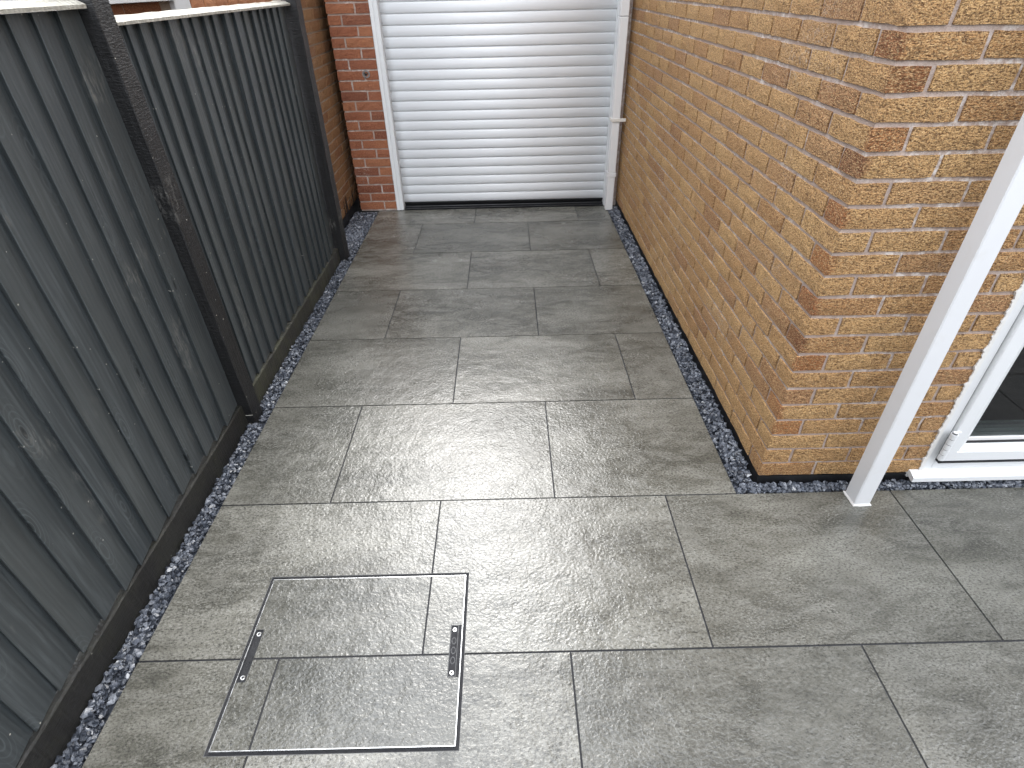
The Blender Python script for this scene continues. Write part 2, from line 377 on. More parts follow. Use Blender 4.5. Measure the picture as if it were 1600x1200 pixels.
# ------------------------------------------------------------------ ground
GZ = -0.045
structure(MB().add([(-60,-60,-0.09),(60,-60,-0.09),(60,60,-0.09),(-60,60,-0.09)], [(0,1,2,3)]).build('ground', M_BASE))

# ------------------------------------------------------------------ paving
J = 0.0030   # half joint
PX0, PX1 = -1.157, 0.915
W, D = 0.904, 0.604
CX0, CX1, CY0, CY1 = -0.8400, -0.1450, -0.2560, 0.2800     # inspection cover opening
YN, YE = 0.6010, 3.975
pav = MB()   # grout bed
pav.box(PX0+0.003, 3.2, -3.0, YN-0.003, -0.04, -0.0034)
pav.box(PX0+0.003, PX1-0.003, YN-0.003, YE, -0.04, -0.0034)
# open the bed where the cover sits: build it in pieces instead
pav = MB()
def bed(x0, x1, y0, y1): pav.box(x0, x1, y0, y1, -0.04, -0.0034)
bed(PX0+.003, CX0, -3.0, YN-.003); bed(CX1, 3.2, -3.0, YN-.003); bed(CX0, CX1, -3.0, CY0); bed(CX0, CX1, CY1, YN-.003)
bed(PX0+.003, PX1-.003, YN-.003, YE)
paving = structure(pav.build('patio', M_GROUT))
def cells_solid(x0, x1, y0, y1, hole, ztop, zbot):
    """rectangle minus a rectangle, as one solid slab"""
    xs = sorted({x0, x1} | {x for x in (hole[0], hole[1]) if x0 < x < x1}) if hole else [x0, x1]
    ys = sorted({y0, y1} | {y for y in (hole[2], hole[3]) if y0 < y < y1}) if hole else [y0, y1]
    nx, ny = len(xs)-1, len(ys)-1
    on = [[not (hole and hole[0]-1e-6 < (xs[i]+xs[i+1])/2 < hole[1] and hole[2]-1e-6 < (ys[j]+ys[j+1])/2 < hole[3]) for j in range(ny)] for i in range(nx)]
    m = MB(); vi = {}
    def v(i, j, t):
        k = (i, j, t)
        if k not in vi: vi[k] = len(m.v); m.v.append((xs[i], ys[j], ztop if t else zbot))
        return vi[k]
    g = lambda i, j: 0 <= i < nx and 0 <= j < ny and on[i][j]
    for i in range(nx):
        for j in range(ny):
            if not on[i][j]: continue
            m.f.append((v(i,j,1), v(i+1,j,1), v(i+1,j+1,1), v(i,j+1,1)))
            m.f.append((v(i,j,0), v(i,j+1,0), v(i+1,j+1,0), v(i+1,j,0)))
            if not g(i, j-1): m.f.append((v(i,j,0), v(i+1,j,0), v(i+1,j,1), v(i,j,1)))
            if not g(i, j+1): m.f.append((v(i+1,j+1,0), v(i,j+1,0), v(i,j+1,1), v(i+1,j+1,1)))
            if not g(i-1, j): m.f.append((v(i,j+1,0), v(i,j,0), v(i,j,1), v(i,j+1,1)))
            if not g(i+1, j): m.f.append((v(i+1,j,0), v(i+1,j+1,0), v(i+1,j+1,1), v(i+1,j,1)))
    return m
def slab(name, x0, x1, y0, y1, parent, hole=None):
    dz = random.uniform(-0.0004, 0.0004)
    m = cells_solid(x0, x1, y0, y1, hole, 0.0 + dz, -0.018)
    if not m.f: return None
    return m.build(name, M_SLAB, parent)
hole = (CX0, CX1, CY0, CY1)
rows = []
for k in range(-5, 7):        # row k spans y = k*D .. (k+1)*D
    x_off = -0.272 if k % 2 == 0 else -0.720
    if k in (2, 4, 6): x_off = -0.720
    if k in (3, 5): x_off = -0.270
    if k == 1: x_off = -0.720
    rows.append((k, x_off))
# measured joints: row0 -.272, row-1 -.720, row1 -.720, row2 -.272, row3 -.720, row4 -.272, row5 -.718, row6 -.272
meas = {-1: -0.720, 0: -0.276, 1: -0.721, 2: -0.273, 3: -0.720, 4: -0.268, 5: -0.716, 6: -0.271}
for k, xo in rows:
    xo = meas.get(k, -0.272 if k % 2 == 0 else -0.720)
    y0, y1 = k*D+J, min((k+1)*D-J, YE)
    if k >= 6: y1 = YE
    xmax = 3.2 if k <= 0 else PX1
    if y1 - y0 < 0.01: continue
    n = -4
    while True:
        a, b = xo+n*W+J, xo+(n+1)*W-J; n += 1
        if b < PX0+0.01: continue
        if a > xmax-0.01: break
        a2, b2 = max(a, PX0), min(b, xmax)
        touches = a2 < CX1 and b2 > CX0 and y0 < CY1 and y1 > CY0
        slab('paving_slab', a2, b2, y0, y1, paving, hole if touches else None)

# ------------------------------------------------------------------ recessed inspection cover
cov = empty('inspection_cover', (CX0, CY0, 0), 'recessed tray inspection cover filled with grey paving and edged in bright metal', 'drain cover')
m = MB(); t_ = 0.0100
for (x0, x1, y0, y1) in ((CX0+.0005, CX1-.0005, CY0+.0005, CY0+t_), (CX0+.0005, CX1-.0005, CY1-t_, CY1-.0005), (CX0+.0005, CX0+t_, CY0+t_, CY1-t_), (CX1-t_, CX1-.0005, CY0+t_, CY1-t_)):
    m.box(x0, x1, y0, y1, -0.03, -0.0060)
m.build('outer_frame', M_GROUT, cov)
m = MB(); a = 0.0104; b = 0.0127
m2 = MB()
def ring(mb, o0, o1, z0, z1):
    X0, X1, Y0, Y1 = CX0, CX1, CY0, CY1
    mb.box(X0+o0, X1-o0, Y0+o0, Y0+o1, z0, z1); mb.box(X0+o0, X1-o0, Y1-o1, Y1-o0, z0, z1)
    mb.box(X0+o0, X0+o1, Y0+o1, Y1-o1, z0, z1); mb.box(X1-o1, X1-o0, Y0+o1, Y1-o1, z0, z1)
ring(m, a, b, -0.03, 0.0012); m.build('metal_edge', M_STEEL, cov)
m = MB(); ring(m, -0.0004, 0.0004, -0.02, 0.0002); m.build('outer_lip', plain('dull_metal_lip', (0.13, 0.13, 0.13), 0.6), cov)
tr = MB().box(CX0+b, CX1-b, CY0+b, CY1-b, -0.03, -0.0016).build('tray', M_GROUT, cov)
ix0, ix1, iy0, iy1 = CX0+b+.0004, CX1-b-.0004, CY0+b+.0004, CY1-b-.0004
PL, PR = (-0.826, -0.800, -0.068, 0.092), (-0.194, -0.168, -0.068, 0.092)
def inner(x0, x1, y0, y1):
    xs0, ys0 = x0, y0
    h = None
    for P in (PL, PR):
        if x0 < P[1] and x1 > P[0] and y0 < P[3] and y1 > P[2]: h = P if P is PR else (P[0]-0.02, P[1], P[2], P[3])
    if h is not None and h[0] > -0.3: h = (h[0], h[1]+0.02, h[2], h[3])
    o = cells_solid(x0, x1, y0, y1, h, 0.0002, -0.016).build('inlaid_slab', M_SLAB, cov)
inner(ix0, -0.276-J, J, iy1); inner(-0.276+J, ix1, J, iy1)
inner(ix0, -0.720-J, iy0, -J); inner(-0.720+J, ix1, iy0, -J)
for P in (PL, PR):
    pl = MB().box(P[0]+.001, P[1]-.001, P[2]+.001, P[3]-.001, -0.012, -0.004).build('lifting_plate', M_PLATE, cov)
    rim = MB(); x0, x1, y0, y1 = P; e = 0.003
    rim.box(x0, x1, y0, y0+e, -0.006, 0.0008); rim.box(x0, x1, y1-e, y1, -0.006, 0.0008); rim.box(x0, x0+e, y0+e, y1-e, -0.006, 0.0008); rim.box(x1-e, x1, y0+e, y1-e, -0.006, 0.0008)
    # raised keyhole pattern
    xm = (x0+x1)/2
    for q in (-1, 0, 1):
        yc = (y0+y1)/2+q*0.030
        n = 10; ro, ri = 0.0078, 0.0055
        V = []; F = []
        for i in range(n):
            cc, ss = math.cos(2*math.pi*i/n), math.sin(2*math.pi*i/n)
            V += [(xm+cc*ro, yc+ss*ro*1.5, -0.0015), (xm+cc*ri, yc+ss*ri*1.5, -0.0015), (xm+cc*ro, yc+ss*ro*1.5, -0.004), (xm+cc*ri, yc+ss*ri*1.5, -0.004)]
        for i in range(n):
            j = (i+1) % n
            F += [(4*i, 4*j, 4*j+1, 4*i+1), (4*i+2, 4*j+2, 4*j, 4*i), (4*i+1, 4*j+1, 4*j+3, 4*i+3)]
        rim.add(V, F)
    rim.build('rim', M_PLATE, pl)
    for yc in (y0+0.014, y1-0.014):
        s_ = MB(); n = 16; V = []; F = []
        for rr, zz in ((0.0072, -0.004), (0.0072, -0.0010), (0.0060, -0.0002), (0.0035, -0.0004), (0.0030, -0.003)):
            for i in range(n): V.append((xm+math.cos(2*math.pi*i/n)*rr, yc+math.sin(2*math.pi*i/n)*rr, zz))
        for q in range(4):
            for i in range(n): F.append((q*n+i, q*n+(i+1)%n, (q+1)*n+(i+1)%n, (q+1)*n+i))
        F.append(tuple(4*n+i for i in range(n)))
        s_.add(V, F).build('screw', M_STEEL, pl)

# ------------------------------------------------------------------ the brick house on the right
XW, YC, Z0, CO = 1.008, 0.648, 0.045, 0.075
house = empty('brick_house', (2.0, 2.4, 0), 'tan rustic brick house with its corner and white patio door facing the patio', 'house')
PROUD = 0.007
core = MB()
WX = 1.655                                  # masonry opening of the patio door
core.box(XW+PROUD, XW+0.11, YC+PROUD, 6.5, Z0+.002, 5.0)
core.box(XW+0.11, WX-.002, YC+PROUD, YC+0.11, Z0+.002, 5.0)
core.box(WX-.002, 3.7, YC+PROUD, YC+0.11, 2.15, 5.0)
core.box(3.6, 4.8, YC+PROUD, YC+0.11, Z0, 5.0)
core.box(4.7, 4.8, YC+0.11, 1.0, Z0, 5.0); core.box(4.7, 4.8, 3.3, 6.5, Z0, 5.0); core.box(4.7, 4.8, 1.0, 3.3, Z0, 0.3); core.box(4.7, 4.8, 1.0, 3.3, 2.3, 5.0); core.box(XW+0.11, 1.5, 6.4, 6.5, Z0, 5.0); core.box(4.5, 4.7, 6.4, 6.5, Z0, 5.0); core.box(1.5, 4.5, 6.4, 6.5, Z0, 0.2); core.box(1.5, 4.5, 6.4, 6.5, 2.35, 5.0)
core.build('mortar_wall', M_MORT, house)
MB().box(XW+0.004, WX, YC+0.004, 6.5, -0.12, Z0-.001).build('damp_proof_plinth', M_MEMB, house)
rf = MB().prism([(0.6, 4.98), (5.1, 4.98), (2.9, 7.0)], 1, 0.25, 6.9).build('roof', M_ROOF, house)
bl = []   # centre, L, D, H, rotz, tint
H_, DB = 0.0640, 0.1025
TT = {22: (.7, .5, .45), 20: (.55, .36, .33), 19: (.5, .33, .30), 17: (.72, .52, .45), 16: (.34, .2, .2), 14: (.66, .42, .36), 12: (.75, .52, .42), 10: (.7, .45, .38), 8: (.45, .27, .24), 7: (.68, .45, .36), 4: (.75, .52, .45), 3: (.72, .48, .38)}
def add(c, L, rz, t=None): bl.append((c, L, DB, H_, rz, t))
dark_head = {19: 2, 17: 1, 20: 2, 15: 1, 14: 1, 11: 1, 8: 1, 5: 1}
NC = 31
for k in range(NC):
    z = Z0 + k*CO + 0.006 + H_/2
    ev = (k % 2 == 0)
    if ev:
        # corner brick lies along the front: header on the passage side
        y = YC + DB + 0.010
        add((XW+0.1075, YC+DB/2, z), 0.215, 0.0, TT.get(k))
        x = XW + 0.225
    else:
        add((XW+DB/2, YC+0.1075, z), 0.215, math.pi/2, TT.get(k))
        y = YC + 0.225; x = XW + DB + 0.010
    while y < 6.3:
        add((XW+DB/2, y+0.1075, z), 0.215, math.pi/2); y += 0.225
    while x < WX - 0.02:
        L = min(0.215, WX - x)
        if L > 0.03: add((x+L/2, YC+DB/2, z), round(L, 3), 0.0)
        x += 0.225
    if z > 2.2:
        while x < 4.7: add((x+0.1075, YC+DB/2, z), 0.215, 0.0); x += 0.225
    else:
        x = 3.61
        while x < 4.6: add((x+0.1075, YC+DB/2, z), 0.215, 0.0); x += 0.225
camp = Vector((0.02, -0.88, 1.74))
def score(b):
    c = Vector(b[0])
    if c.z > 1.80 or (c.y < 0.75 and c.x > 1.75): return -1
    dv = c - camp
    nrm = Vector((0, -1, 0)) if (c.y < YC+0.06) else Vector((-1, 0, 0))
    return abs(dv.dot(nrm))/dv.length**3 * b[1]
bl.sort(key=lambda b: -score(b))
for b in bl[:298]: brick_obj(house, b[0], b[1], b[2], b[3], M_TAN, b[4], b[5])
bricks_joined('far_brickwork', house, bl[298:], M_TAN)
# patio door
DX0, DX1 = WX+0.004, 3.606
door = MB().box(DX0+.002, DX0+.046, YC+0.006, YC+0.072, 0.062, 2.14, .002).box(DX1-.046, DX1-.002, YC+0.006, YC+0.072, 0.062, 2.14, .002).box(DX0+.046, DX1-.046, YC+0.006, YC+0.072, 0.062, 0.112, .002).box(DX0+.046, DX1-.046, YC+0.006, YC+0.072, 2.09, 2.14, .002).build('patio_door', M_WHITE, house)
sill = MB().prism([(0.612, 0.034), (0.612, 0.055), (0.6135, 0.0572), (YC-0.012, 0.066), (YC+0.09, 0.070), (YC+0.09, 0.030), (0.645, 0.030), (0.645, 0.042), (0.622, 0.036)], 0, 1.614, DX1+0.02)
sill.build('sill', M_WHITE, door)
# ragged sealant bead up the jamb
m = MB(); n = 300; V = []; F = []; rr = random.Random(4)
for i in range(n+1):
    z = 0.060+2.08*i/n; e = rr.uniform(0, 0.006)+(0.004 if (z-Z0) % 0.075 < 0.012 else 0)
    V += [(DX0-0.006-e, YC-0.0032, z), (DX0+0.004, YC-0.0045, z), (DX0+0.010, YC+0.0065, z), (DX0-0.006-e, YC+0.006, z)]
for i in range(n):
    q = 4*i
    F += [(q, q+1, q+5, q+4), (q+1, q+2, q+6, q+5), (q+3, q, q+4, q+7)]
m.add(V, F).build('sealant', M_SEAL, door)
# sash
sx0, sx1, sz0, sz1, sy0, sy1 = DX0+0.046, 2.60, 0.120, 2.082, YC-0.004, YC+0.060
fwid = 0.078
MB().box(sx0-0.006, sx0+0.03, YC+0.0095, YC+0.055, sz0-0.0075, sz1+.005).box(sx0+.03, DX1-.05, YC+0.0095, YC+0.055, sz0-0.0075, sz0+0.03).build('gasket', M_BLACK, door)
MB().box(sx0, DX1-.05, YC-0.0125, YC+.02, sz0-0.0078, sz0-0.0005).build('gasket', M_BLACK, door)
def frame_prof(mb, x0, x1, z0, z1, wd, y0, y1):
    # mitred frame: flat face, then a chamfer step to the glass
    def rect(o, y): return [(x0+o, y, z0+o), (x1-o, y, z0+o), (x1-o, y, z1-o), (x0+o, y, z1-o)]
    rings = [rect(0, y1), rect(0, y0+.003), rect(.003, y0), rect(wd*0.62, y0), rect(wd*0.66, y0+.004), rect(wd*0.72, y0+.004), rect(wd, y0+.016), rect(wd, y1)]
    V = [p for r_ in rings for p in r_]; F = []
    for q in range(len(rings)-1):
        for i in range(4): F.append((4*q+i, 4*q+(i+1)%4, 4*(q+1)+(i+1)%4, 4*(q+1)+i))
    mb.add(V, F)
m = MB(); frame_prof(m, sx0+.003, sx1-.003, sz0, sz1, fwid, sy0-.006, sy1); m.build('sash', M_WHITE, door)
m = MB(); frame_prof(m, sx1+.003, DX1-.05, sz0, sz1, fwid, sy0-.006, sy1); m.build('sash', M_WHITE, door)
for x0, x1 in ((sx0+fwid, sx1-fwid), (sx1+fwid, DX1-.05-fwid)):
    m = MB()
    for zz in (sz0+fwid, ): m.box(x0+.004, x1-.004, YC+0.010, YC+0.020, zz-0.002, zz+0.010)
    m.box(x0-.002, x0+0.006, YC+0.010, YC+0.020, sz0+fwid, sz1-fwid)
    m.build('glazing_gasket', M_BLACK, door)
    MB().box(x0+.006, x1-.004, YC+0.014, YC+0.022, sz0+fwid+.0105, sz0+fwid+0.024).build('glazing_bead', M_PIPE, door)
    MB().box(x0-.004, x1+.004, YC+0.022, YC+0.044, sz0+fwid-.004, sz1-fwid+.004).build('glass', M_GLASS, door)
# hinge: segmented barrel with leaf
hx, hy = DX0+0.031, YC-0.024
MB().cyl((DX0+0.031, YC-0.024, 0.152), 0.0095, 0.130, 2, 14).build('hinge_gap_core', M_BLACK, door)  # black core stands in for shade in the gaps between barrel segments
m = MB()
for i in range(5):
    z = 0.150+i*0.027
    m.cyl((hx, hy, z), 0.0120, 0.0238, 2, 16)
m.box(hx, hx+0.034, YC-0.016, YC-0.008, 0.150, 0.280, .002)
m.cyl((hx, hy, 0.2855), 0.007, 0.004, 2, 12)
m.build('hinge', M_WHITE, door)
MB().box(2.50, 2.515, YC-0.05, YC-0.035, 1.0, 1.13, .003).box(2.50, 2.515, YC-0.04, YC-0.01, 1.05, 1.065).build('handle', M_STEEL, door)
added_back_win = MB().box(1.5, 1.58, 6.42, 6.48, .2, 2.35).box(4.42, 4.5, 6.42, 6.48, .2, 2.35).box(1.58, 4.42, 6.42, 6.48, .2, .28).box(1.58, 4.42, 6.42, 6.48, 2.27, 2.35).build('window', M_WHITE, house)  # unseen back window, added to bring light onto the room floor
MB().box(1.58, 4.42, 6.44, 6.46, .28, 2.27).build('added_pane', M_GLASS, added_back_win)
added_side_win = MB().box(4.72, 4.78, 1.0, 1.07, .3, 2.3).box(4.72, 4.78, 3.23, 3.3, .3, 2.3).box(4.72, 4.78, 1.07, 3.23, .3, .37).box(4.72, 4.78, 1.07, 3.23, 2.23, 2.3).build('window', M_WHITE, house)  # unseen side window, added to light the room from the right
MB().box(4.74, 4.76, 1.07, 3.23, .37, 2.23).build('added_pane', M_GLASS, added_side_win)
# room behind the glass
MB().box(WX-.002, 3.62, YC+0.075, YC+0.11, -0.03, 0.058).build('threshold', M_GROUT, house)
fl = MB()
for i in range(5):
    for j in range(9):
        x0 = 1.13+i*0.604+(0.3 if j % 2 else 0); y0 = YC+0.115+j*0.604
        fl.box(x0, min(x0+0.6, 4.69), y0, y0+0.6, 0.03, 0.0598)
fl.build('room_floor', plain('pale_floor_tiles', (0.42, 0.42, 0.40), 0.3, 8, 0.1, 0.25), house)
rm = MB().box(XW+0.111, XW+0.15, YC+0.111, 6.39, 0.0602, 2.5).box(XW+0.111, 4.699, YC+0.111, 6.39, 2.5, 2.6)
rm.build('room_wall', M_DARKIN, house)
MB().box(2.30, 3.1, 1.25, 1.75, 0.085, 0.50, .01).box(2.33, 3.07, 1.29, 1.70, 0.062, 0.085).build('room_cabinet', M_GREYBLUE, house)

# ------------------------------------------------------------------ white square post beside the door
post = empty('square_post', (1.378, 0.563, 0), 'square white metal post standing in front of the tan brick corner', 'post')
MB().box(1.347, 1.411, 0.530, 0.596, 0.0, 2.6, .0035).build('shaft', M_POSTW, post)
m = MB(); rr = random.Random(8)
V = []; F = []
per = []
for i in range(8): per.append((1.347+0.064*i/8, 0.530))
for i in range(8): per.append((1.411, 0.530+0.066*i/8))
for i in range(8): per.append((1.411-0.064*i/8, 0.596))
for i in range(8): per.append((1.347, 0.596-0.066*i/8))
cx_, cy_ = 1.379, 0.563
for (ro, z) in ((1.14, 0.0006), (1.13, 0.0045), (1.03, 0.0085), (0.97, 0.009)):
    for (x, y) in per:
        q = ro+(rr.uniform(-0.03, 0.03) if ro > 1.05 else 0); V.append((cx_+(x-cx_)*q, cy_+(y-cy_)*q, z+rr.uniform(0, .001)))
n = 32
for q in range(3):
    for i in range(n): F.append((q*n+i, q*n+(i+1)%n, (q+1)*n+(i+1)%n, (q+1)*n+i))
m.add(V, F).build('base_sealant', M_SEAL, post)
MB().box(1.340, 1.418, 0.523, 0.603, 2.6, 2.62, .003).build('top_plate', M_POSTW, post)

# ------------------------------------------------------------------ garage at the end
garage = empty('garage', (0, 4.0, 0), 'red brick garage with a white slatted roller door closing the passage', 'garage')
YG = 3.980; GX0 = -1.325; FX = -0.992
core = MB()
core.box(GX0+PROUD, FX-.001, YG+PROUD, YG+0.22, 0.0, 2.5)
core.box(0.925, 1.006, YG+PROUD, YG+0.22, 0.0, 2.5)
core.box(FX-.001, 0.925, YG+PROUD, YG+0.22, 2.13, 2.5)
core.box(GX0+PROUD, GX0+0.11, YG+0.22, 9.0, 0.0, 2.5)
core.build('mortar_wall', M_MORT, garage)
gb = []
for k in range(32):
    z = 0.015 + k*0.0768 + 0.033
    if z+0.034 > 2.5: break
    ev = k % 2 == 0
    first = 0.215 if ev else 0.1025
    x = GX0
    L = first
    while x < FX-0.02:
        Lc = min(L, FX-x)
        gb.append(((x+Lc/2, YG+DB/2, z), round(Lc, 3), DB, 0.067, 0.0, None)); x += Lc+0.010; L = 0.215
for b in gb:
    if b[0][2] < 1.75: brick_obj(garage, b[0], b[1], b[2], b[3], M_RED, 0, (0.55, 0.5, 0.6) if random.random() < 0.13 else None)
up_g = [b for b in gb if b[0][2] >= 1.75]
for k in range(4):
    x = FX
    while x < 0.99:
        up_g.append(((x+0.1075, YG+DB/2, 2.17+k*0.0768+.033), 0.215, DB, 0.067, 0, None)); x += 0.225
bricks_joined('upper_brickwork', garage, up_g, M_RED)
MB().box(GX0-.05, 1.0, YG-0.08, 9.1, 2.5, 2.62).build('roof', M_ROOF, garage)
# round end of a cut pipe in the wall
m = MB(); V = []; F = []; n = 20
for rr_, yy in ((0.030, YG+0.003), (0.030, YG-0.004), (0.019, YG-0.005), (0.017, YG+0.012), (0.006, YG+0.014)):
    for i in range(n): V.append((-1.092+math.cos(2*math.pi*i/n)*rr_*1.05, yy, 1.133+math.sin(2*math.pi*i/n)*rr_))
for q in range(4):
    for i in range(n): F.append((q*n+i, (q+1)*n+i, (q+1)*n+(i+1)%n, q*n+(i+1)%n))
F.append(tuple(4*n+i for i in range(n)))
m.add(V, F).build('pipe_stub', plain('grey_mortar_ring', (0.20, 0.18, 0.17), 0.8, 120, 0.8, 0.4), garage)
MB().cyl((-1.092, YG+0.002, 1.133), 0.015, 0.012, 1, 12).build('cable_end', M_BLACK, garage)
rd = MB()
# guide rails: stepped
rd.box(FX, FX+0.030, YG-0.012, YG+0.10, 0.004, 2.13, .003); rd.box(FX+0.030, FX+0.036, YG-0.006, YG+0.09, 0.004, 2.13); rd.box(FX+0.036, FX+0.064, YG-0.012, YG+0.10, 0.004, 2.13, .003)
rd.box(0.897, 0.925, YG-0.012, YG+0.10, 0.004, 2.13, .003)
rd.box(FX+0.064, 0.897, YG-0.012, YG+0.10, 2.05, 2.13, .003)
rdo = rd.build('roller_door', M_FRAMEW, garage)
SY = YG+0.070; SP = 0.0784
prof = []
ns = 9
for i in range(ns+1):                                       # bulged slat with a joint groove
    t = i/ns; zz = 0.003+t*(SP-0.006); prof.append((SY-0.0105*math.sin(math.pi*(0.10+0.86*t))**0.75, zz))
outline = prof + [(SY+0.004, SP-0.003), (SY+0.006, SP), (SY+0.010, SP), (SY+0.010, 0.0)] + [(SY+0.005, 0.0)]
sm = MB().prism(outline, 0, FX+0.060, 0.905)
sme = sm.mesh('slat', M_SLAT)
for p in sme.polygons:
    if abs(p.normal.x) < 0.5: p.use_smooth = True
for p in sme.polygons:
    zc = sum(sme.vertices[i].co.z for i in p.vertices)/len(p.vertices)
    if zc > SP-0.0065 or zc < 0.004: p.use_smooth = False
for k in range(26):
    link('slat', sme, rdo, (0, random.uniform(-.0006, .0006), 0.050+k*SP))
MB().box(FX+0.064, 0.897, SY-0.004, SY+0.012, 0.040, 0.0505).build('bottom_rail', M_BLACK, rdo)
MB().box(FX+0.064, 0.900, SY-0.045, SY+0.05, -0.02, 0.006, .002).box(FX+0.064, 0.900, SY-0.018, SY-0.006, 0.006, 0.018, .003).box(FX+0.064, 0.900, SY+0.02, SY+0.05, 0.006, 0.045).build('threshold_seal', M_BLACK, rdo)
MB().box(FX+0.02, 0.93, YG+0.19, YG+0.21, 0.0, 2.3).build('back_panel', M_BLACK, garage)
# square downpipe in the corner
dp = empty('downpipe', (0.928, 3.885, 0), 'square white downpipe in the corner between the roller door and tan brick house', 'downpipe')
for (z0, z1) in ((0.004, 0.337), (0.340, 1.497), (1.500, 2.5)):
    MB().box(0.893, 0.958, 3.852, 3.917, z0, z1, .004).build('pipe_section', M_PIPE, dp)
MB().box(0.888, 0.963, 3.847, 3.922, 0.30, 0.338, .002).build('pipe_collar', M_PIPE, dp)
MB().box(0.884, 1.004, 3.842, 3.850, 0.755, 0.780, .002).box(0.884, 0.892, 3.850, 3.925, 0.755, 0.780, .002).build('pipe_clip', plain('yellowed_clip', (0.68, 0.64, 0.58), 0.4), dp)

# ------------------------------------------------------------------ neighbour's brown brick wall beyond the fence
nw = empty('side_wall', (-1.45, 5.2, 0), 'brown brick side wall behind the last fence post with a black base', 'wall')
NX = -1.390
MB().box(NX-0.12, NX-PROUD, 3.42, 8.0, 0.06, 2.6).build('mortar_wall', M_MORT2, nw)
MB().box(NX-0.12, NX+0.003, 3.415, 8.0, -0.09, 0.060).build('bitumen_base', M_MEMB, nw)
lst = []
for k in range(33):
    z = 0.066 + k*0.0768 + 0.0325; y = 3.42 if k % 2 else 3.42-0.1125
    while y < 7.9:
        y0 = max(y, 3.42); L = y+0.215-y0
        lst.append(((NX-DB/2, y0+L/2, z), round(L, 3), DB, 0.066, math.pi/2, None)); y += 0.225
near = [b for b in lst if b[0][1] < 4.35 and b[0][2] < 1.75]
for b in near: brick_obj(nw, b[0], b[1], b[2], b[3], M_BROWN, b[4])
bricks_joined('far_brickwork', nw, [b for b in lst if not (b[0][1] < 4.35 and b[0][2] < 1.75)], M_BROWN)
rr = random.Random(5)
m = MB()
for i in range(7):   # runs of bitumen up the lowest bricks
    y = 3.70+i*0.05+rr.uniform(-.01, .01); wd = rr.uniform(0.008, 0.03); h = rr.uniform(0.04, 0.15)
    m.prism([(y, 0.05), (y+wd, 0.05), (y+wd*0.8, 0.06+h*0.6), (y+wd*0.5, 0.06+h)], 0, NX, NX+0.0045)
m.build('bitumen_run', M_MEMB, nw)

# ------------------------------------------------------------------ neighbour's house beyond the fence
nh = empty('neighbour_house', (-3.4, 5.0, 0), 'orange brick neighbouring house with white window frames seen over the fence', 'house')
HX = -2.40
MB().box(-5.5, HX-PROUD, 2.12, 8.5, 0.0, 5.2).build('mortar_wall', M_MORT2, nh)
lst = []
M_ORANGE = brick_mat('orange_brick', [(0.0, (0.40, 0.15, 0.06)), (0.5, (0.50, 0.21, 0.09)), (1.0, (0.42, 0.16, 0.075))], (0.2, 0.07, 0.035), (0.55, 0.30, 0.16), (0.4, 0.15, 0.07), 0.3)
for k in range(19, 26):
    z = 0.02+k*0.075+0.0325; y = 2.12 if k % 2 else 2.12-0.1125
    while y < 8.4:
        y0 = max(y, 2.12); L = y+0.215-y0
        if not (2.19 < y0+L/2 < 2.66 or (3.8 < y0+L/2 < 4.12)): lst.append(((HX-DB/2, y0+L/2, z), round(L, 3), DB, 0.066, math.pi/2, None))
        y += 0.225
for b in lst: brick_obj(nh, b[0], b[1], b[2], b[3], M_ORANGE, b[4], (0.5, 0.42, 0.45) if 3.0 < b[0][1] < 3.85 else None)  # darker tint paints shade onto one stretch of the wall
wf = MB().box(HX-.02, HX+.025, 2.18, 2.66, 0.3, 2.4, .004).build('window', M_WHITE, nh)
MB().box(HX+.0251, HX+.032, 2.30, 2.62, 1.60, 1.69, .002).box(HX+.0251, HX+.030, 2.22, 2.26, 0.4, 2.3).build('window_bead', M_PIPE, wf)
wf = MB().box(HX-.02, HX+.03, 3.83, 4.00, 0.3, 2.4, .004).box(HX-.02, HX+.02, 4.005, 4.09, 0.3, 2.4, .004).box(HX-.02, HX+.05, 3.0, 3.829, 1.662, 1.70, .003).build('window', M_WHITE, nh)
MB().box(-5.6, HX+0.3, 2.0, 8.6, 5.2, 5.35).build('roof', M_ROOF, nh)

# ------------------------------------------------------------------ fence
fence = empty('garden_fence', (-1.25, 1.1, 0), 'charcoal closeboard fence of upright lapped boards between rough black posts', 'fence')
rr = random.Random(21)
def board(y, pitch, z0, z1, xf, xb, seed):
    """feather-edge board: thick near edge proud of the next board, thin far edge; slightly wavy"""
    r_ = random.Random(seed); m = MB(); n = 10; V = []; F = []
    wth = pitch+0.018; jog = [r_.uniform(-.0012, .0012) for _ in range(n+1)]
    for i in range(n+1):
        z = z0+(z1-z0)*i/n; j = jog[i]; k = 0.0015*math.sin(i*0.5+seed)
        V += [(xf+k, y+j, z), (xf-0.0012+k, y+0.0-0.0012+j, z), (xb, y+0.0075+j, z), (xb-0.003, y+wth, z), (xf-0.0180+k, y+wth, z), (xf-0.0175*0.5+k*1.3, y+wth*0.5, z), (xf+k-.0003, y+0.004+j, z)]
    q = 7
    for i in range(n):
        a, b = i*q, (i+1)*q
        order = [1, 2, 3, 4, 5, 6, 0]
        for s in range(q):
            u, w_ = order[s], order[(s+1) % q]
            F.append((a+w_, a+u, b+u, b+w_))
    F.append(tuple(n*q+i for i in (2, 1, 0, 6, 5, 4, 3))); F.append(tuple(i for i in (3, 4, 5, 6, 0, 1, 2)))
    return m.add(V, F)
ys1 = [1.0-0.0975*i for i in range(26)]
y = 0.96; p1 = []
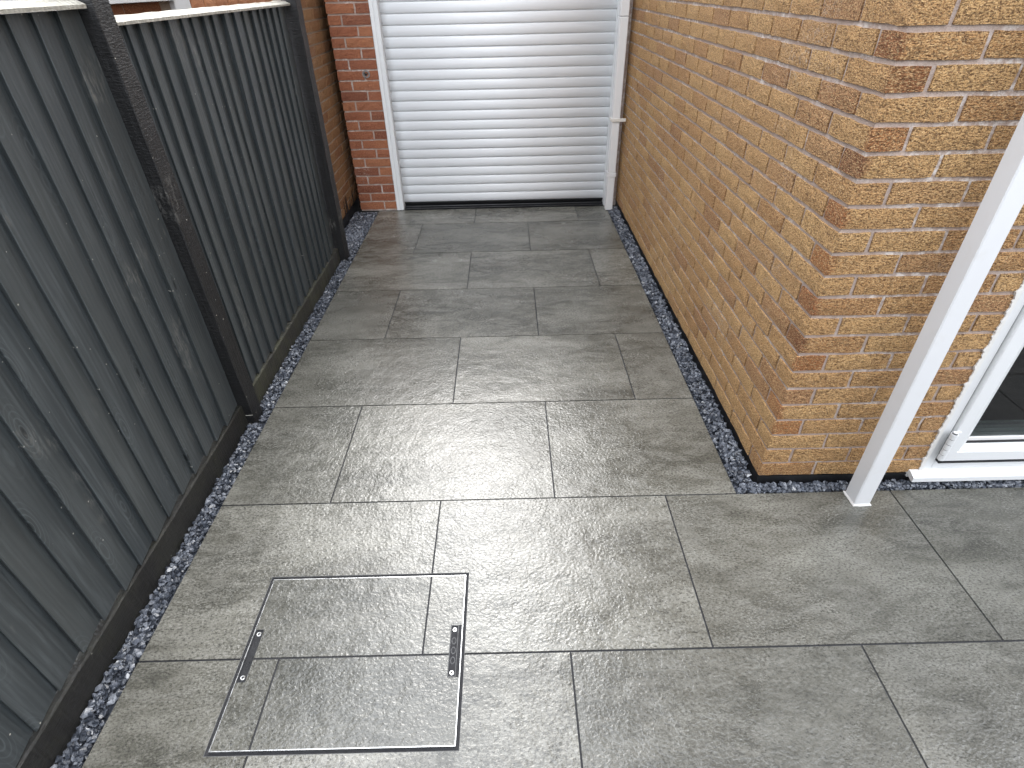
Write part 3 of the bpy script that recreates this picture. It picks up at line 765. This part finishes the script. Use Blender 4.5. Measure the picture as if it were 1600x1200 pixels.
# joints read off the foot of the near panel
for t in (0.960, 0.862, 0.766, 0.668, 0.566, 0.462, 0.360, 0.265, 0.172, 0.068, -0.030, -0.132, -0.230): p1.append(t)
while p1[-1] > -2.6: p1.append(p1[-1]-rr.uniform(0.096, 0.102))
prev = 1.098
for i, t in enumerate(p1):
    board(t, prev-t, 0.112+rr.uniform(-.005, .006), 1.690, -1.252+rr.uniform(-.002, .002), -1.276, i).build('board', M_FENCE, fence); prev = t
p2 = [1.195, 1.286, 1.364, 1.456, 1.556, 1.665, 1.756, 1.860, 1.948, 2.059, 2.168, 2.284, 2.394, 2.498, 2.590, 2.688, 2.794]
for i, t in enumerate(p2):
    nx_ = p2[i+1] if i+1 < len(p2) else 2.918
    board(t, nx_-t, 0.100+rr.uniform(-.006, .008), 1.640, -1.262+rr.uniform(-.003, .003), -1.286, 50+i).build('board', M_FENCE, fence)
# gravel boards
def rough_bar(y0, y1, x0, x1, z0, z1, seed, amp=0.003, n=26):
    r_ = random.Random(seed); V = []; F = []
    for i in range(n+1):
        y = y0+(y1-y0)*i/n; j = r_.uniform(-amp, amp); k = r_.uniform(-amp, amp)
        V += [(x1+k*0.4, y, z0), (x1+k*0.5, y, z1-.006+j), (x1-.005+k, y, z1+j), (x0, y, z1+j*0.5), (x0, y, z0)]
    for i in range(n):
        a, b = 5*i, 5*(i+1)
        for s in range(5): F.append((a+s, a+(s+1)%5, b+(s+1)%5, b+s))
    F += [(4,3,2,1,0), tuple(5*n+i for i in range(5))]
    return MB().add(V, F)
rough_bar(-2.7, 1.108, -1.300, -1.2490, -0.06, 0.103, 1, 0.0015, 60).build('gravel_board', M_GB, fence)
rough_bar(1.205, 2.932, -1.305, -1.2560, -0.06, 0.097, 2, 0.004, 50).build('gravel_board', M_GB2, fence)
# arris rails behind
for z in (0.3, 0.95, 1.5): MB().box(-1.34, -1.290, -2.7, 2.88, z, z+0.06).build('rail', M_GB, fence)
# cappings, bleached on top
def capping(y0, y1, zt, seed, dx=0.0):
    r_ = random.Random(seed); V = []; F = []; n = 40
    for i in range(n+1):
        y = y0+(y1-y0)*i/n; a = r_.uniform(-.0015, .0015); c = r_.uniform(-.0015, .0015)
        V += [(-1.232, y, zt-0.004), (-1.231, y, zt+0.006+a*.5), (-1.236, y, zt+0.009+a*.5), (-1.252, y, zt+0.016+a), (-1.256, y, zt+0.021+c), (-1.30, y, zt+0.021+a), (-1.312, y, zt+0.006), (-1.312, y, zt-.004)]
    q = 8
    for i in range(n):
        a, b = q*i, q*(i+1)
        for s in range(q): F.append((a+s, a+(s+1)%q, b+(s+1)%q, b+s))
    F += [tuple(range(q-1, -1, -1)), tuple(q*n+i for i in range(q))]
    V = [(x+dx, y, z) for x, y, z in V]
    return MB().add(V, F).build('capping', M_CAP, fence)
capping(-2.7, 1.066, 1.696, 3); capping(1.162, 2.965, 1.642, 4, -0.016)
def fpost(y0, y1, xf, xb, z1, seed, top_dx=0.0, top_dy=0.0):
    r_ = random.Random(seed); V = []; F = []; n = 24
    for i in range(n+1):
        t = i/n; z = -0.06+(z1+0.06)*t; dx, dy = top_dx*t, top_dy*t
        w_ = lambda: r_.uniform(-.0014, .0014)
        V += [(xb+dx, y0+dy, z), (xf-.003+dx+w_(), y0+dy+w_(), z), (xf+dx+w_(), y0+.003+dy, z), (xf+dx+w_(), (y0+y1)/2+dy, z), (xf+dx+w_(), y1-.004+dy, z), (xf-.004+dx, y1+dy+w_(), z), (xb+dx, y1+dy, z)]
    for i in range(n):
        a, b = 7*i, 7*(i+1)
        for s in range(7): F.append((a+s, a+(s+1)%7, b+(s+1)%7, b+s))
    F += [(6,5,4,3,2,1,0), tuple(7*n+i for i in range(7))]
    return MB().add(V, F).build('post', M_POST, fence)
fpost(1.113, 1.202, -1.214, -1.300, 1.88, 1, 0, -0.046)
fpost(2.936, 3.036, -1.214, -1.300, 1.84, 2, 0, 0.04)
fpost(-1.0, -0.9, -1.214, -1.2485, 1.84, 3)

# unseen fence added behind the camera to shade the surfaces facing it
rear = empty('added_rear_fence', (1.0, -2.75, 0), 'charcoal boarded fence added out of view behind the camera for its shade', 'fence')
x = -1.24
rbm = None
while x < 3.3:
    if rbm is None: rbm = MB().box(0, 0.112, -0.018, 0, 0.05, 2.0, .002).mesh('board', M_FENCE)
    link('board', rbm, rear, (x, -2.72+random.uniform(-.003, .003), 0)); x += 0.115
for x in (-1.2, 0.6, 2.4): MB().box(x, x+.09, -2.83, -2.739, -0.08, 2.1).build('post', M_POST, rear)
# ------------------------------------------------------------------ slate chippings
def stone_proto(seed):
    r_ = random.Random(seed)
    import bmesh
    bm = bmesh.new(); 
    pts = []
    for i in range(13):
        v = Vector((r_.gauss(0, 1), r_.gauss(0, 1), r_.gauss(0, 1))).normalized()
        pts.append(bm.verts.new((v.x*r_.uniform(.8, 1), v.y*r_.uniform(.6, .8), v.z*r_.uniform(.4, .6))))
    res = bmesh.ops.convex_hull(bm, input=pts)
    bmesh.ops.delete(bm, geom=[g for g in res['geom_interior'] if isinstance(g, bmesh.types.BMVert)], context='VERTS')
    bm.verts.index_update()
    vs = [v.co.copy() for v in bm.verts]; fs = [tuple(v.index for v in f.verts) for f in bm.faces]
    bm.free(); return vs, fs
protos = [stone_proto(i) for i in range(16)]
def gravel(name, area, count, label, seed, size=(0.0085, 0.0155), zt=-0.004, slope=(0, 0)):
    """area: list of (x0,x1,y0,y1) rectangles"""
    r_ = random.Random(seed); V = []; F = []
    tot = sum((a[1]-a[0])*(a[3]-a[2]) for a in area)
    for (x0, x1, y0, y1) in area:
        V0 = len(V); V += [(x0, y0, -0.030), (x1, y0, -0.030), (x1, y1, -0.030), (x0, y1, -0.030)]; F.append((V0, V0+1, V0+2, V0+3))
        nn = int(count*(x1-x0)*(y1-y0)/tot)
        for i in range(nn):
            s = r_.uniform(*size)*(1.25 if r_.random() < 0.12 else 1)
            vs, fs = r_.choice(protos); k = len(V)
            rot = Matrix.Rotation(r_.uniform(0, 6.28), 3, 'Z') @ Matrix.Rotation(r_.gauss(0, 0.45), 3, 'X') @ Matrix.Rotation(r_.gauss(0, 0.45), 3, 'Y')
            x = r_.uniform(x0+s*0.8, x1-s*0.8); y = r_.uniform(y0+s*.8, y1-s*.8)
            z = zt - 0.022*(r_.random()**1.3) + slope[0]*max(0, (x-0.9175))+slope[1]*(y-0.6085)
            for v in vs:
                p = rot @ (v*s); V.append((x+p.x, y+p.y, z+p.z))
            F += [tuple(j+k for j in f) for f in fs]
    me = bpy.data.meshes.new(name); me.from_pydata(V, [], F); me.update(); me.materials.append(M_GRAV)
    o = bpy.data.objects.new(name, me); COL.objects.link(o)
    tag(o, label, 'gravel', 'slate chipping borders', 'stuff'); return o
gravel('slate_chippings', [(-1.2490, -1.159, -0.8, 1.11), (-1.212, -1.159, 1.11, 1.205), (-1.2560, -1.159, 1.205, 2.934), (-1.212, -1.159, 2.934, 3.038), (-1.386, -1.159, 3.04, 3.975)], 5200, 'dark blue slate chippings along the foot of the charcoal fence', 31)
gravel('slate_chippings', [(0.9175, 1.010, 0.650, 3.90)], 3600, 'dark blue slate chippings along the foot of the tan brick wall beside the passage', 32, slope=(0.42, 0))
gravel('slate_chippings', [(0.9175, 3.1, 0.6035, 0.650)], 1500, 'narrow strip of slate chippings under the white patio door sill', 33, zt=0.001, slope=(0, 0.6))
print('objects', len(bpy.data.objects), 'tris', sum(len(o.data.polygons) for o in bpy.data.objects if o.type == 'MESH'))
